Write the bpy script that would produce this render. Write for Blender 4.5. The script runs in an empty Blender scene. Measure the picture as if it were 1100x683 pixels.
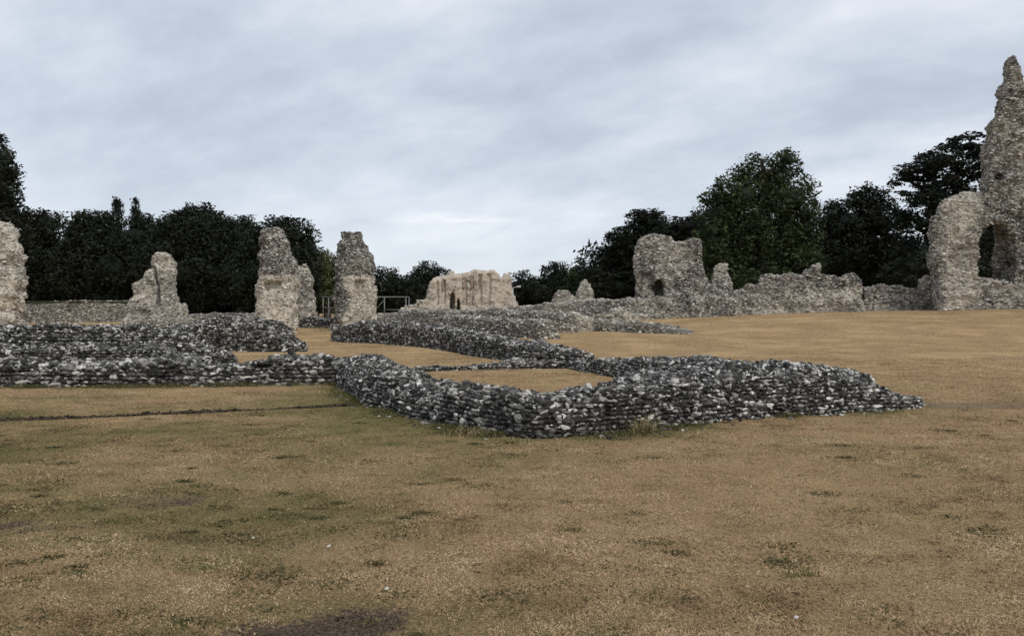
import bpy, math, random
import numpy as np

random.seed(7)
RNG = np.random.default_rng(11)
SC = bpy.context.scene
COL = SC.collection

# ------------------------------------------------------------------ camera geometry (photo 1100 x 683)
FPX, CX, CY, HOR, EYE = 863.0, 550.0, 341.5, 325.0, 1.6
PITCH = math.atan((CY - HOR) / FPX)

def ray(px, py):
    """direction with y component 1"""
    a, b = (px - CX) / FPX, (CY - py) / FPX
    cy = math.cos(PITCH) + b * math.sin(PITCH)
    cz = b * math.cos(PITCH) - math.sin(PITCH)
    return a / cy, cz / cy

def P(px, py, Y):
    rx, rz = ray(px, py)
    return rx * Y, Y, EYE + rz * Y

# ------------------------------------------------------------------ numpy noise
def _h(ix, iy, iz, s):
    n = ix*np.uint32(374761393) + iy*np.uint32(668265263) + iz*np.uint32(1274126177) + np.uint32((s*974634777) & 0xFFFFFFFF)
    n = (n ^ (n >> np.uint32(13)))*np.uint32(1274126177)
    n = (n ^ (n >> np.uint32(16)))*np.uint32(2246822519)
    return ((n >> np.uint32(15)) & np.uint32(0xFFFF)).astype(np.float32)*np.float32(1/65535)

def vnoise(x, y, z, s=0):
    """value noise; the axes may broadcast against each other"""
    def ax(v):
        v = np.asarray(v, np.float64); i = np.floor(v); f = (v-i).astype(np.float32)
        return i.astype(np.int64).astype(np.uint32), f*f*(3-2*f)
    (ix, fx), (iy, fy), (iz, fz) = ax(x), ax(y), ax(z)
    one = np.uint32(1)
    flat = np.ndim(z) == np.ndim(x) and iz.size > 0 and not iz.any() and not fz.any()
    def plane(k):
        a = _h(ix, iy, k, s); b = _h(ix+one, iy, k, s); c = _h(ix, iy+one, k, s); d = _h(ix+one, iy+one, k, s)
        a = a+(b-a)*fx; c = c+(d-c)*fx
        return a+(c-a)*fy
    p = plane(iz)
    if not flat: p = p + (plane(iz+one)-p)*fz
    return p*2 - 1

def fbm(x, y, z, s=0, o=3):
    r, a, t = 0, 1.0, 0
    for k in range(o):
        r = r + a * vnoise(x*2**k, y*2**k, z*2**k, s+k*17); t += a; a *= .55
    return r / t

def sstep(a, b, x):
    t = np.clip((x - a) / (b - a), 0, 1)
    return t*t*(3-2*t)

# ------------------------------------------------------------------ ground shape
def gz(x, y):
    x, y = np.asarray(x, float), np.asarray(y, float)
    z = 1.25 * sstep(24, 48, y) * sstep(-10, 30, x)
    z = z + .035 * vnoise(x*.35, y*.35, 0*x, 3) + .12*vnoise(x*.09, y*.09, 0*x, 5)*sstep(14, 30, y)
    z = z - .05 * np.exp(-((x+1.0)**2 + (y-4.2)**2))
    return z

def G(px, py):
    rx, rz = ray(px, py)
    Y = -EYE / rz if rz < 0 else 80
    for _ in range(20):
        t = (float(gz(rx*Y, Y)) - EYE) / rz
        Y = .5*Y + .5*t
    return rx*Y, Y

# ------------------------------------------------------------------ mesh helpers
def mesh_np(name, V, T=None, Q=None, mats=(), tmat=None, qmat=None, smooth=False, attrs=None):
    V = np.asarray(V, np.float32)
    T = np.zeros((0, 3), np.int32) if T is None else np.asarray(T, np.int32)
    Q = np.zeros((0, 4), np.int32) if Q is None else np.asarray(Q, np.int32)
    me = bpy.data.meshes.new(name)
    me.vertices.add(len(V)); me.vertices.foreach_set('co', V.ravel())
    loops = np.concatenate([T.ravel(), Q.ravel()])
    me.loops.add(len(loops)); me.loops.foreach_set('vertex_index', loops)
    n = len(T) + len(Q)
    me.polygons.add(n)
    tot = np.concatenate([np.full(len(T), 3), np.full(len(Q), 4)]).astype(np.int32)
    st = np.concatenate([[0], np.cumsum(tot)[:-1]]).astype(np.int32)
    me.polygons.foreach_set('loop_start', st); me.polygons.foreach_set('loop_total', tot)
    for m in mats: me.materials.append(m)
    mi = np.zeros(n, np.int32)
    if tmat is not None: mi[:len(T)] = tmat
    if qmat is not None: mi[len(T):] = qmat
    me.polygons.foreach_set('material_index', mi)
    sm = np.full(n, bool(smooth)) if np.isscalar(smooth) else np.asarray(smooth, bool)
    me.polygons.foreach_set('use_smooth', sm)
    for k, a in (attrs or {}).items():
        at = me.attributes.new(k, 'FLOAT', 'POINT'); at.data.foreach_set('value', np.asarray(a, np.float32))
    me.update(calc_edges=True); me.validate()
    return me

def link(name, me, loc=(0, 0, 0), parent=None):
    o = bpy.data.objects.new(name, me); COL.objects.link(o); o.location = loc
    if parent: o.parent = parent
    return o

def tag(o, label=None, cat=None, group=None, kind=None):
    if label: o['label'] = label
    if cat: o['category'] = cat
    if group: o['group'] = group
    if kind: o['kind'] = kind
    return o

def empty(name, loc):
    o = bpy.data.objects.new(name, None); COL.objects.link(o); o.location = loc; o.empty_display_size = .3
    return o

def ico(sub):
    p = (1+5**.5)/2
    v = [(-1,p,0),(1,p,0),(-1,-p,0),(1,-p,0),(0,-1,p),(0,1,p),(0,-1,-p),(0,1,-p),(p,0,-1),(p,0,1),(-p,0,-1),(-p,0,1)]
    v = [np.array(a, float)/np.linalg.norm(a) for a in v]
    f = [(0,11,5),(0,5,1),(0,1,7),(0,7,10),(0,10,11),(1,5,9),(5,11,4),(11,10,2),(10,7,6),(7,1,8),(3,9,4),(3,4,2),(3,2,6),(3,6,8),(3,8,9),(4,9,5),(2,4,11),(6,2,10),(8,6,7),(9,8,1)]
    for _ in range(sub):
        c = {}; nf = []
        def mid(a, b):
            k = (min(a, b), max(a, b))
            if k not in c:
                m = v[a]+v[b]; v.append(m/np.linalg.norm(m)); c[k] = len(v)-1
            return c[k]
        for a, b, d in f:
            x, y, z = mid(a, b), mid(b, d), mid(d, a)
            nf += [(a,x,z),(b,y,x),(d,z,y),(x,y,z)]
        f = nf
    return np.array(v), np.array(f)

def stone_shapes(sub, n):
    v, f = ico(sub); out = []
    for k in range(n):
        q = v.copy()
        for _ in range(11):                      # knock facets off the nodule
            d = RNG.normal(size=3); d /= np.linalg.norm(d); lim = RNG.uniform(.38, .85)
            s = q @ d; q = q - np.outer(np.clip(s-lim, 0, None)*.96, d)
        q *= (1 + .13*fbm(v[:,0]*1.5+k*9, v[:,1]*1.5, v[:,2]*1.5, 40))[:, None]
        out.append(q)
    return np.array(out), f
SH1, F1 = stone_shapes(1, 14)
SH0, F0 = stone_shapes(0, 14)

def surface_nets(F, o, h):
    ins = F < 0
    nx, ny, nz = F.shape
    cs = np.zeros((nx-1, ny-1, nz-1), int)
    cor = [(i, j, k) for i in (0, 1) for j in (0, 1) for k in (0, 1)]
    sl = lambda A, c: A[c[0]:c[0]+nx-1, c[1]:c[1]+ny-1, c[2]:c[2]+nz-1]
    for c in cor: cs += sl(ins, c)
    act = (cs > 0) & (cs < 8)
    ai = np.argwhere(act); N = len(ai)
    idx = np.full(act.shape, -1, np.int64); idx[act] = np.arange(N)
    S = np.zeros((N, 3)); C = np.zeros(N)
    for a in cor:
        for ax in range(3):
            if a[ax]: continue
            b = list(a); b[ax] = 1
            fa = F[ai[:,0]+a[0], ai[:,1]+a[1], ai[:,2]+a[2]]; fb = F[ai[:,0]+b[0], ai[:,1]+b[1], ai[:,2]+b[2]]
            x = (fa < 0) != (fb < 0)
            t = np.where(x, fa/np.where(x, fa-fb, 1), 0)
            p = np.tile(np.array(a, float), (N, 1)); p[:, ax] += t
            S += p*x[:, None]; C += x
    V = (ai + S/C[:, None])*h + np.array(o)
    quads = []
    for ax in range(3):
        s0 = [slice(None)]*3; s1 = [slice(None)]*3
        s0[ax] = slice(0, -1); s1[ax] = slice(1, None)
        A, B = ins[tuple(s0)], ins[tuple(s1)]
        e = np.argwhere(A != B)
        u, w = (ax+1) % 3, (ax+2) % 3
        e = e[(e[:,u] > 0) & (e[:,w] > 0) & (e[:,u] < F.shape[u]-1) & (e[:,w] < F.shape[w]-1)]
        def cell(du, dw):
            q = e.copy(); q[:,u] -= du; q[:,w] -= dw
            return idx[q[:,0], q[:,1], q[:,2]]
        q = np.stack([cell(0,0), cell(1,0), cell(1,1), cell(0,1)], 1)
        fl = A[e[:,0], e[:,1], e[:,2]]
        q[~fl] = q[~fl][:, ::-1]
        quads.append(q)
    return V, np.concatenate(quads)

def tri_normals(V, Q):
    n = np.cross(V[Q[:,2]]-V[Q[:,0]], V[Q[:,3]]-V[Q[:,1]])
    return n/ (np.linalg.norm(n, axis=1, keepdims=True)+1e-12), np.linalg.norm(n, axis=1)*.5

def scatter(V, Q, size, hi, cover=1.6, squash=.72, big=0.0, keep=None, tmul=None, course=False):
    """flints bedded in the surface V,Q -> verts, tris, centres, tint"""
    n, A = tri_normals(V, Q)
    N = int(A.sum()/(size*size)*8*cover)
    p = RNG.choice(len(Q), N, p=A/A.sum())
    a, b = RNG.random((2, N, 1))
    q = Q[p]
    c = (V[q[:,0]]*(1-a) + V[q[:,1]]*a)*(1-b) + (V[q[:,3]]*(1-a) + V[q[:,2]]*a)*b
    nn = n[p]
    if keep is not None:
        k = keep(c, nn); c, nn = c[k], nn[k]
    if course:
        vert = np.abs(nn[:,2]) < .6
        ch = size*.98
        wob = .35*vnoise(c[:,0]*.8, c[:,1]*.8, 0*c[:,0], 9)
        row = np.round(c[:,2]/ch + wob)
        c[:,2] = np.where(vert, (row - wob + RNG.normal(0, .10, len(c)))*ch, c[:,2])
    cell = np.array([size*.98, size*.98, size*.62])
    key = np.floor((c + .12*size*RNG.normal(size=c.shape))/cell).astype(np.int64)
    kk = (key[:,0]*73856093) ^ (key[:,1]*19349663) ^ (key[:,2]*83492791)
    _, first = np.unique(kk, return_index=True)
    c, nn = c[first], nn[first]; M = len(c)
    r = size*np.clip(np.exp(RNG.normal(0, .32, M)), .5, 1.8)*.62
    if big:
        bg = RNG.random(M) < big; r[bg] *= RNG.uniform(1.2, 1.6, bg.sum())
    nn = nn + RNG.normal(0, .18, nn.shape); nn /= np.linalg.norm(nn, axis=1, keepdims=True)
    up = np.tile([0, 0, 1.0], (M, 1)) + RNG.normal(0, .14, (M, 3))
    t1 = np.cross(up, nn); t1 /= np.linalg.norm(t1, axis=1, keepdims=True)+1e-9
    t2 = np.cross(nn, t1)
    s1 = r*RNG.uniform(.95, 1.65, M); s2 = r*RNG.uniform(.48, .80, M)*squash/.72; s3 = r*RNG.uniform(.55, 1.0, M)
    SH, F = (SH1, F1) if hi else (SH0, F0)
    L = SH[RNG.integers(0, len(SH), M)]                      # M,K,3
    flip = RNG.choice([-1.0, 1.0], (M, 1))
    ctr = c + nn*(s3*(RNG.uniform(-.35, .35, M) if hi else RNG.uniform(-.55, .22, M)))[:, None]
    W = ctr[:, None, :] + L[:,:,0:1]*(t1*s1[:,None])[:,None,:] + L[:,:,1:2]*(t2*s2[:,None])[:,None,:] + L[:,:,2:3]*(nn*s3[:,None])[:,None,:]
    K = SH.shape[1]
    T = (F[None] + (np.arange(M)*K)[:, None, None]).reshape(-1, 3)
    tint = np.repeat(RNG.random(M), K) if tmul is None else np.repeat(RNG.random(M)*tmul, K)
    return W.reshape(-1, 3), T, tint

# ------------------------------------------------------------------ materials
def newmat(name):
    m = bpy.data.materials.new(name); m.use_nodes = True
    nt = m.node_tree; b = nt.nodes['Principled BSDF']
    b.inputs['Specular IOR Level'].default_value = .25; b.inputs['Roughness'].default_value = .85
    return m, nt, b

def N(nt, t, **kw):
    n = nt.nodes.new(t)
    for k, v in kw.items(): setattr(n, k, v)
    return n

def noise(nt, co, scale, detail=4, rough=.6):
    n = N(nt, 'ShaderNodeTexNoise'); n.inputs['Scale'].default_value = scale
    n.inputs['Detail'].default_value = detail; n.inputs['Roughness'].default_value = rough
    nt.links.new(co, n.inputs['Vector']); return n.outputs['Fac']

def ramp(nt, fac, stops, interp='LINEAR'):
    r = N(nt, 'ShaderNodeValToRGB'); e = r.color_ramp.elements; r.color_ramp.interpolation = interp
    while len(e) < len(stops): e.new(.5)
    for el, (p, c) in zip(e, stops):
        el.position = p; el.color = (*c, 1) if len(c) == 3 else c
    nt.links.new(fac, r.inputs['Fac']); return r.outputs['Color']

def mix(nt, fac, a, b, mode='MIX'):
    m = N(nt, 'ShaderNodeMix', data_type='RGBA', blend_type=mode)
    if isinstance(fac, (int, float)): m.inputs['Factor'].default_value = fac
    else: nt.links.new(fac, m.inputs['Factor'])
    for s, v in ((6, a), (7, b)):
        if isinstance(v, tuple): m.inputs[s].default_value = (*v, 1)
        else: nt.links.new(v, m.inputs[s])
    return m.outputs[2]

def math_(nt, op, a, b=0.0, clamp=False):
    m = N(nt, 'ShaderNodeMath', operation=op); m.use_clamp = clamp
    for i, v in enumerate((a, b)):
        if isinstance(v, (int, float)): m.inputs[i].default_value = v
        else: nt.links.new(v, m.inputs[i])
    return m.outputs[0]

def maprange(nt, v, a, b, c=0, d=1):
    m = N(nt, 'ShaderNodeMapRange', interpolation_type='SMOOTHSTEP')
    for i, x in enumerate((a, b, c, d)): m.inputs[i+1].default_value = x
    nt.links.new(v, m.inputs[0]); return m.outputs[0]

def attr(nt, name):
    a = N(nt, 'ShaderNodeAttribute', attribute_name=name); return a.outputs['Fac']

def objco(nt):
    return N(nt, 'ShaderNodeTexCoord').outputs['Object']

def bump(nt, b, h, strength, dist):
    n = N(nt, 'ShaderNodeBump'); n.inputs['Strength'].default_value = strength; n.inputs['Distance'].default_value = dist
    nt.links.new(h, n.inputs['Height']); nt.links.new(n.outputs[0], b.inputs['Normal'])

def rgb(r, g, b):
    f = lambda c: (c/255/12.92) if c/255 <= .04045 else ((c/255+.055)/1.055)**2.4
    return f(r), f(g), f(b)

def flint_material(name, stops, pale_stops, fine, rough=.7):
    m, nt, b = newmat(name)
    co = objco(nt)
    t = attr(nt, 'tint')
    n1 = noise(nt, co, fine, 5, .65); n2 = noise(nt, co, fine*.33, 3)
    tt = math_(nt, 'ADD', t, math_(nt, 'MULTIPLY', math_(nt, 'SUBTRACT', n1, .5), .9))
    fl = ramp(nt, tt, stops)
    pl = ramp(nt, tt, pale_stops)
    c = mix(nt, attr(nt, 'pale'), fl, pl)
    lich = maprange(nt, n2, .62, .74)
    c = mix(nt, math_(nt, 'MULTIPLY', lich, .45), c, (.20, .19, .14))
    n3 = noise(nt, co, .9, 5, .65)
    c = mix(nt, math_(nt, 'MULTIPLY', maprange(nt, n3, .50, .66), .6), c, mix(nt, 1.0, c, (.42, .41, .40), 'MULTIPLY'))
    nt.links.new(c, b.inputs['Base Color']); b.inputs['Roughness'].default_value = rough
    b.inputs['Specular IOR Level'].default_value = .22
    bump(nt, b, n1, .5, .02)
    return m

def mortar_material(name, dark, pale, fine):
    m, nt, b = newmat(name)
    co = objco(nt)
    n1 = noise(nt, co, fine, 6, .7); n2 = noise(nt, co, fine*.15, 4)
    d = mix(nt, n1, tuple(v*.5 for v in dark), tuple(v*1.7 for v in dark))
    p = mix(nt, n1, tuple(v*.55 for v in pale), tuple(v*1.35 for v in pale))
    c = mix(nt, attr(nt, 'pale'), d, p)
    c = mix(nt, math_(nt, 'MULTIPLY', maprange(nt, n2, .5, .72), .5), c, tuple(v*.45 for v in pale))
    nt.links.new(c, b.inputs['Base Color']); b.inputs['Roughness'].default_value = .95
    bump(nt, b, n1, .8, .05)
    return m

FL_NEAR = [(.0, (.016, .015, .014)), (.30, (.038, .036, .033)), (.52, (.085, .081, .074)), (.70, (.18, .173, .158)), (.88, (.38, .365, .335)), (1, (.66, .64, .59))]
FL_FAR = [(.0, (.028, .026, .024)), (.28, (.085, .081, .073)), (.52, (.20, .19, .17)), (.8, (.40, .38, .34)), (1, (.64, .61, .56))]
PALE = [(.0, (.16, .145, .12)), (.3, (.36, .33, .28)), (.6, (.50, .46, .39)), (.85, (.60, .56, .48)), (1, (.70, .66, .58))]
M_FLINT = flint_material('flint_rubble', FL_NEAR, PALE, 22, .5)
M_RUIN = flint_material('weathered_rubble', FL_FAR, PALE, 9, .8)
M_CORE = mortar_material('dark_mortar', (.022, .020, .017), (.24, .21, .16), 14)
M_GCORE = mortar_material('pinkish_stone', (.12, .105, .09), (.52, .455, .38), 5)
M_RCORE = mortar_material('ruin_mortar', (.085, .080, .070), (.56, .51, .42), 6)

# ------------------------------------------------------------------ ruins
def finish(name, V, Q, loc, mats, size, hi, pale_fn=None, cover=1.6, big=0, squash=.72, rot=0, cull=True, drop=0.0, tmul=None, loose=(0, ()), bare=0.0):
    """V in world axes relative to loc"""
    loc = np.array(loc, float)
    bm = lambda c: sstep(.02, .22, fbm(c[:,0]*.75, c[:,1]*.75, c[:,2]*1.1, int(abs(loc[0])*7) % 90 + 400, 3))*bare
    def keep(c, nn):
        k = np.ones(len(c), bool)
        w = c + loc
        k &= w[:,2] > gz(w[:,0], w[:,1]) - size*.5
        if cull:
            d = np.array([0, 0, EYE]) - w; d /= np.linalg.norm(d, axis=1, keepdims=True)
            k &= (d*nn).sum(1) > -.45
        if bare: k &= RNG.random(len(c)) > bm(c)*.9
        if pale_fn is not None and drop: k &= RNG.random(len(c)) > np.clip(pale_fn(c)*1.25-.2, 0, 1)*drop
        return k
    W, T, tint = scatter(V, Q, size, hi, cover, squash, big, keep, tmul, hi)
    if loose[0]:
        for run in loose[1]:
            k = loose[0]; j = RNG.integers(0, len(run)-1, k); t = RNG.random((k, 1)); A, B = run[j], run[j+1]
            q = A + (B-A)*t; d = (B-A)[:, :2]; d = d/np.linalg.norm(d, axis=1, keepdims=True)
            off = (q[:,2] + np.abs(RNG.normal(0, .16, k)))*RNG.choice([-1, 1], k)
            x, y = q[:,0]+d[:,1]*off, q[:,1]-d[:,0]*off
            r = size*np.exp(RNG.normal(-.1, .35, k))*.5
            SH, F = (SH1, F1) if hi else (SH0, F0)
            c = np.stack([x, y, gz(x, y)+r*.2], 1) - loc
            w_ = c[:, None, :] + SH[RNG.integers(0, len(SH), k)]*(r[:, None]*np.array([1.2, 1, .65]))[:, None, :]
            T = np.concatenate([T, (F[None]+(np.arange(k)*SH.shape[1])[:, None, None]).reshape(-1, 3)+len(W)])
            W = np.concatenate([W, w_.reshape(-1, 3)]); tint = np.concatenate([tint, np.repeat(RNG.random(k), SH.shape[1])])
    nV = len(V)
    allV = np.concatenate([V, W])
    pale = np.zeros(len(allV)) if pale_fn is None else np.clip(pale_fn(allV), 0, 1)
    if bare: pale[:nV] = np.clip(pale[:nV] + bm(V)*.6, 0, 1)
    tt = np.concatenate([np.full(nV, .4), tint])
    nT, nQ = len(T), len(Q)
    me = mesh_np(name, allV, T+nV, Q, mats, 0, 1, np.concatenate([np.full(nT, False), np.full(nQ, True)]), {'tint': tt, 'pale': pale})
    return link(name, me, loc)

WALLPTS = []
def poly_wall(name, pts, label, cat='wall', h=.08, size=.1, hi=True, mats=None, pale=0.0, cover=1.6, big=.06, rag=.12, batter=.22, seed=0, group=None, rnd=.12, squash=.72, extra=(), step=0, tmul=None, amp0=.12, loose=0):
    pts = np.array(pts, float)
    for a, b in zip(pts[:-1], pts[1:]): WALLPTS.append((a, b))
    runs = [pts] + [np.array(e, float) for e in extra]
    allp = np.concatenate(runs)
    for e in runs[1:]:
        for a, b in zip(e[:-1], e[1:]): WALLPTS.append((a, b))
    hw = allp[:,2].max() + .35
    x0, x1, y0, y1 = allp[:,0].min()-hw, allp[:,0].max()+hw, allp[:,1].min()-hw, allp[:,1].max()+hw
    gx = np.arange(x0, x1, h); gy = np.arange(y0, y1, h)
    X, Y = np.meshgrid(gx, gy, indexing='ij')
    gr = gz(X, Y)
    zt = (allp[:,3].max() + gz(allp[:,0], allp[:,1]).max()) + .35
    z0 = gz(allp[:,0], allp[:,1]).min() - .3
    gzz = np.arange(z0, zt, h)
    Fm = None
    Z3 = gzz[None, None, :] - gr[:, :, None]
    for run in runs:
        best = np.full(X.shape, 1e9); HW = np.zeros(X.shape); HT = np.zeros(X.shape)
        for a, b in zip(run[:-1], run[1:]):
            dx, dy = b[0]-a[0], b[1]-a[1]; L2 = dx*dx+dy*dy
            t = np.clip(((X-a[0])*dx + (Y-a[1])*dy)/L2, 0, 1)
            d = np.hypot(X-a[0]-t*dx, Y-a[1]-t*dy)
            hwv = a[2]+(b[2]-a[2])*t; htv = a[3]+(b[3]-a[3])*t
            m = (d-hwv) < best
            best = np.where(m, d-hwv, best); HW = np.where(m, hwv, HW); HT = np.where(m, htv, HT)
        top = HT*(1 + rag*1.6*fbm(X*.9, Y*.9, 0*X, 60+seed, 3)) + rag*.25*vnoise(X*3, Y*3, 0*X, 70+seed)*np.minimum(HT*2, 1)
        qx = best[:,:,None] + batter*np.clip(Z3, 0, None)
        if step:                                   # courses eroded back in ledges
            qx = qx + step*(np.floor(Z3/.26)*.9)*(Z3 > 0)
        qz = Z3 - top[:,:,None]
        r = np.minimum(rnd, np.maximum(HT, .05)*.4)[:,:,None]
        qx, qz = qx + r, qz + r
        f = np.sqrt(np.clip(qx, 0, None)**2 + np.clip(qz, 0, None)**2) + np.minimum(np.maximum(qx, qz), 0) - r
        Fm = f if Fm is None else np.minimum(Fm, f)
    XX, YY, ZZ = X[:,:,None], Y[:,:,None], gzz[None, None, :]
    amp = min(amp0, .35*allp[:,3].max())
    Fm = Fm + amp*fbm(XX*1.6, YY*1.6, ZZ*2.2, 80+seed, 3)
    V, Q = surface_nets(Fm, (x0, y0, z0), h)
    loc = np.array([pts[:,0].mean(), pts[:,1].mean(), 0.0]); loc[2] = float(gz(loc[0], loc[1]))
    V = V - loc
    pf = pale if callable(pale) else (lambda v: np.full(len(v), float(pale)) + .25*fbm(v[:,0]*.8, v[:,1]*.8, v[:,2]*.8, 90+seed, 2)*(pale > 0))
    o = finish(name, V, Q, loc, mats or (M_FLINT, M_CORE), size, hi, pf, cover, big, squash, drop=.5, tmul=tmul, loose=(loose, runs))
    return tag(o, label, cat, group, 'thing')

def sd_poly(pts, U, W):
    pts = np.asarray(pts, float)
    d = np.full(U.shape, 1e9); s = np.ones(U.shape)
    n = len(pts)
    for i in range(n):
        a, b = pts[i], pts[i-1]
        e0, e1 = b[0]-a[0], b[1]-a[1]
        wx, wy = U-a[0], W-a[1]
        t = np.clip((wx*e0+wy*e1)/(e0*e0+e1*e1+1e-12), 0, 1)
        d = np.minimum(d, (wx-e0*t)**2 + (wy-e1*t)**2)
        c1, c2, c3 = W >= a[1], W < b[1], e0*wy > e1*wx
        fl = (c1 & c2 & c3) | (~c1 & ~c2 & ~c3)
        s = np.where(fl, -s, s)
    return s*np.sqrt(d)

def outline_ruin(name, outline, Y, thick, label, cat='ruin', rot=0, taper=.25, cav=(), h=.12, size=.17, amp=.16, freq=1.0, pale=None, mats=None, base=None, hi=False, cover=1.6, seed=0, bulge=None, pier=None, group=None, parent=None, fine=.06, drop=.75, shrink=.07, pits=.5, bare=.8):
    """masonry whose front is the traced outline (photo pixels) standing at distance Y, turned by rot degrees, with real thickness"""
    px0 = .5*(min(p[0] for p in outline)+max(p[0] for p in outline))
    X0 = ray(px0, 300)[0]*Y
    c, s = math.cos(math.radians(rot)), math.sin(math.radians(rot))
    zb = float(gz(X0, Y))
    def uw(px, py):
        k = ray(px, py)[0]
        u = (k*Y - X0)/(c - k*s)
        return u, EYE + ray(px, py)[1]*(Y+u*s) - zb
    pts = np.array([uw(*p) for p in outline])
    u0, u1, w1 = pts[:,0].min(), pts[:,0].max(), pts[:,1].max()
    m = .5
    gu = np.arange(u0-m, u1+m, h); gv = np.arange(-thick/2-m, thick/2+m, h); gw = np.arange(-.6, w1+m, h)
    U2, W2 = np.meshgrid(gu, gw, indexing='ij')
    sd = sd_poly(pts, U2, W2)[:, None, :]
    U, Vv, W = gu[:,None,None], gv[None,:,None], gw[None,None,:]
    half = thick/2*(1 - taper*np.clip(W/w1, 0, 1))
    if pier:
        inside = sd_poly(pts, U2, W2) < 0
        cnt = np.maximum(inside.sum(0), 1)
        cen = (np.where(inside, U2, 0).sum(0)/cnt)[None,None,:]
        a = np.maximum((cnt*h/2), .15)[None,None,:]
        bdep = np.minimum(a*pier, half)
        pw = 3.2
        rr = (np.abs((U-cen)/a)**pw + np.abs(Vv/bdep)**pw)**(1/pw)
        f = np.maximum((rr-1)*np.minimum(a, bdep), sd)
    else:
        q1, q2 = sd + .15, np.abs(Vv) - half + .15
        f = np.sqrt(np.clip(q1, 0, None)**2 + np.clip(q2, 0, None)**2) + np.minimum(np.maximum(q1, q2), 0) - .15
    f = f + amp*fbm(U*freq, Vv*freq, W*freq, 30+seed, 3) + fine*vnoise(U*4, Vv*4, W*4, 50+seed)
    f = f + shrink + .10*vnoise(U*2.0, Vv*2.0, W*2.4, 170+seed) + .05*vnoise(U*5, Vv*5, W*6, 180+seed) + pits*.55*np.clip(vnoise(U*1.7, Vv*1.7, W*2.0, 150+seed)-.34, 0, 1) + .05*vnoise(U*.4, Vv*.4, W*3.2, 160+seed)
    for poly, v0, v1 in cav:
        pc = np.array([uw(*p) for p in poly])
        sc = sd_poly(pc, U2, W2)[:, None, :]
        cf = np.maximum(sc, np.maximum(v0-Vv, Vv-v1)) + max(amp*1.1, .12)*fbm(U*2.0, Vv*2.0, W*2.0, 130+seed, 3)
        f = np.maximum(f, -cf)
    V, Q = surface_nets(f, (gu[0], gv[0], gw[0]), h)
    L = V.copy()
    V = np.stack([L[:,0]*c - L[:,1]*s, L[:,0]*s + L[:,1]*c, L[:,2]], 1)
    def pf(v):
        u = v[:,0]*c + v[:,1]*s
        r = pale(u, v[:,2], (u-u0)/(u1-u0)) if pale else np.full(len(v), .35)
        return r + .45*fbm(v[:,0]*.9, v[:,1]*.9, v[:,2]*.9, 77+seed, 3)
    o = finish(name, V, Q, (X0, Y, zb), mats or (M_RUIN, M_RCORE), size, hi, pf, cover, drop=drop, bare=bare)
    if parent is None: return tag(o, label, cat, group, 'thing')
    o.parent = parent; o.location = np.array(o.location) - np.array(parent.location)
    return o

M_KERB = newmat('earthy_flint')[0]
_nt = M_KERB.node_tree; _b = _nt.nodes['Principled BSDF']; _b.inputs['Specular IOR Level'].default_value = 0
_nt.links.new(mix(_nt, attr(_nt, 'tint'), (.022, .017, .012), (.085, .07, .052)), _b.inputs['Base Color'])
# ---- low flint walls in the foreground
L_ARM = [(-3.1, 16.3, .5, .48), (-1.9, 13.1, .52, .46), (-.55, 10.85, .52, .43), (.35, 9.85, .52, .40)]
R_ARM = [(.35, 9.85, .52, .40), (1.4, 10.4, .58, .45), (2.5, 11.6, .9, .57), (4.1, 12.5, 1.05, .62), (5.3, 12.75, .75, .44), (6.0, 12.6, .42, .14)]
poly_wall('ruined_wall', L_ARM, 'low V-shaped flint wall nearest the viewer, its corner pointing forward on the dry lawn', extra=[R_ARM], h=.05, size=.054, big=.07, seed=1, cover=1.9, rag=.14, loose=150, step=.035, batter=.2, rnd=.2, amp0=.17)
poly_wall('ruined_wall', [(-14, 15.75, .42, .42), (-9.5, 15.7, .42, .45), (-6, 15.95, .45, .43), (-3.4, 16.4, .45, .48)], 'low wall of large pale flint nodules running along the left lawn', h=.065, size=.078, big=.16, seed=2, cover=1.8, rag=.2, batter=.3, amp0=.15, loose=60)
poly_wall('ruined_wall', [(-17, 18.6, .6, .62), (-11, 18.9, .6, .62), (-8.6, 19.3, .55, .52), (-7.6, 19.2, .45, .25)], 'terraced layered flint wall rising behind the low wall of large nodules', extra=[[(-17, 20.2, .8, .92), (-11.5, 20.3, .8, .98), (-9.2, 20.5, .8, .95), (-8.3, 20.7, .6, .7), (-7.5, 20.6, .4, .3)]], h=.07, size=.065, seed=3, cover=1.7, step=.1)
poly_wall('rubble_mound', [(-11.4, 27.7, .8, .8), (-9.4, 27.5, 1.1, 1.12), (-8.2, 27, .9, .95), (-7.3, 26.4, .55, .3)], 'rounded flint rubble mound in front of the tall pier', 'rubble mound', h=.08, size=.075, hi=True, seed=4, rnd=.4)
poly_wall('ruined_wall', [(1.75, 20.9, .45, .3), (.7, 22.2, .55, .48), (-.3, 24.3, .55, .60), (-1.4, 26.6, .55, .64), (-4.3, 30.7, .55, .70), (-6.3, 33.6, .7, .85), (-7.3, 34.6, .5, .5)], 'long flint wall running back from the enclosed lawn to the foot of the leaning pier', h=.08, size=.075, hi=True, seed=5)
poly_wall('ruined_wall', [(3.5, 13.4, .55, .60), (2.9, 16, .45, .5), (2.2, 18.3, .4, .33), (1.75, 19.7, .35, .15)], 'short low flint wall joining the back of the V-shaped wall', h=.06, size=.058, seed=6)
poly_wall('stone_footing', [(-2.2, 19, .16, .07), (-.3, 20, .2, .11), (.3, 20.2, .25, .2), (1.4, 20.0, .2, .12), (2.0, 19.5, .2, .1)], 'thin line of flint footing crossing the enclosed lawn', 'footing', h=.06, size=.065, seed=7)
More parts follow.
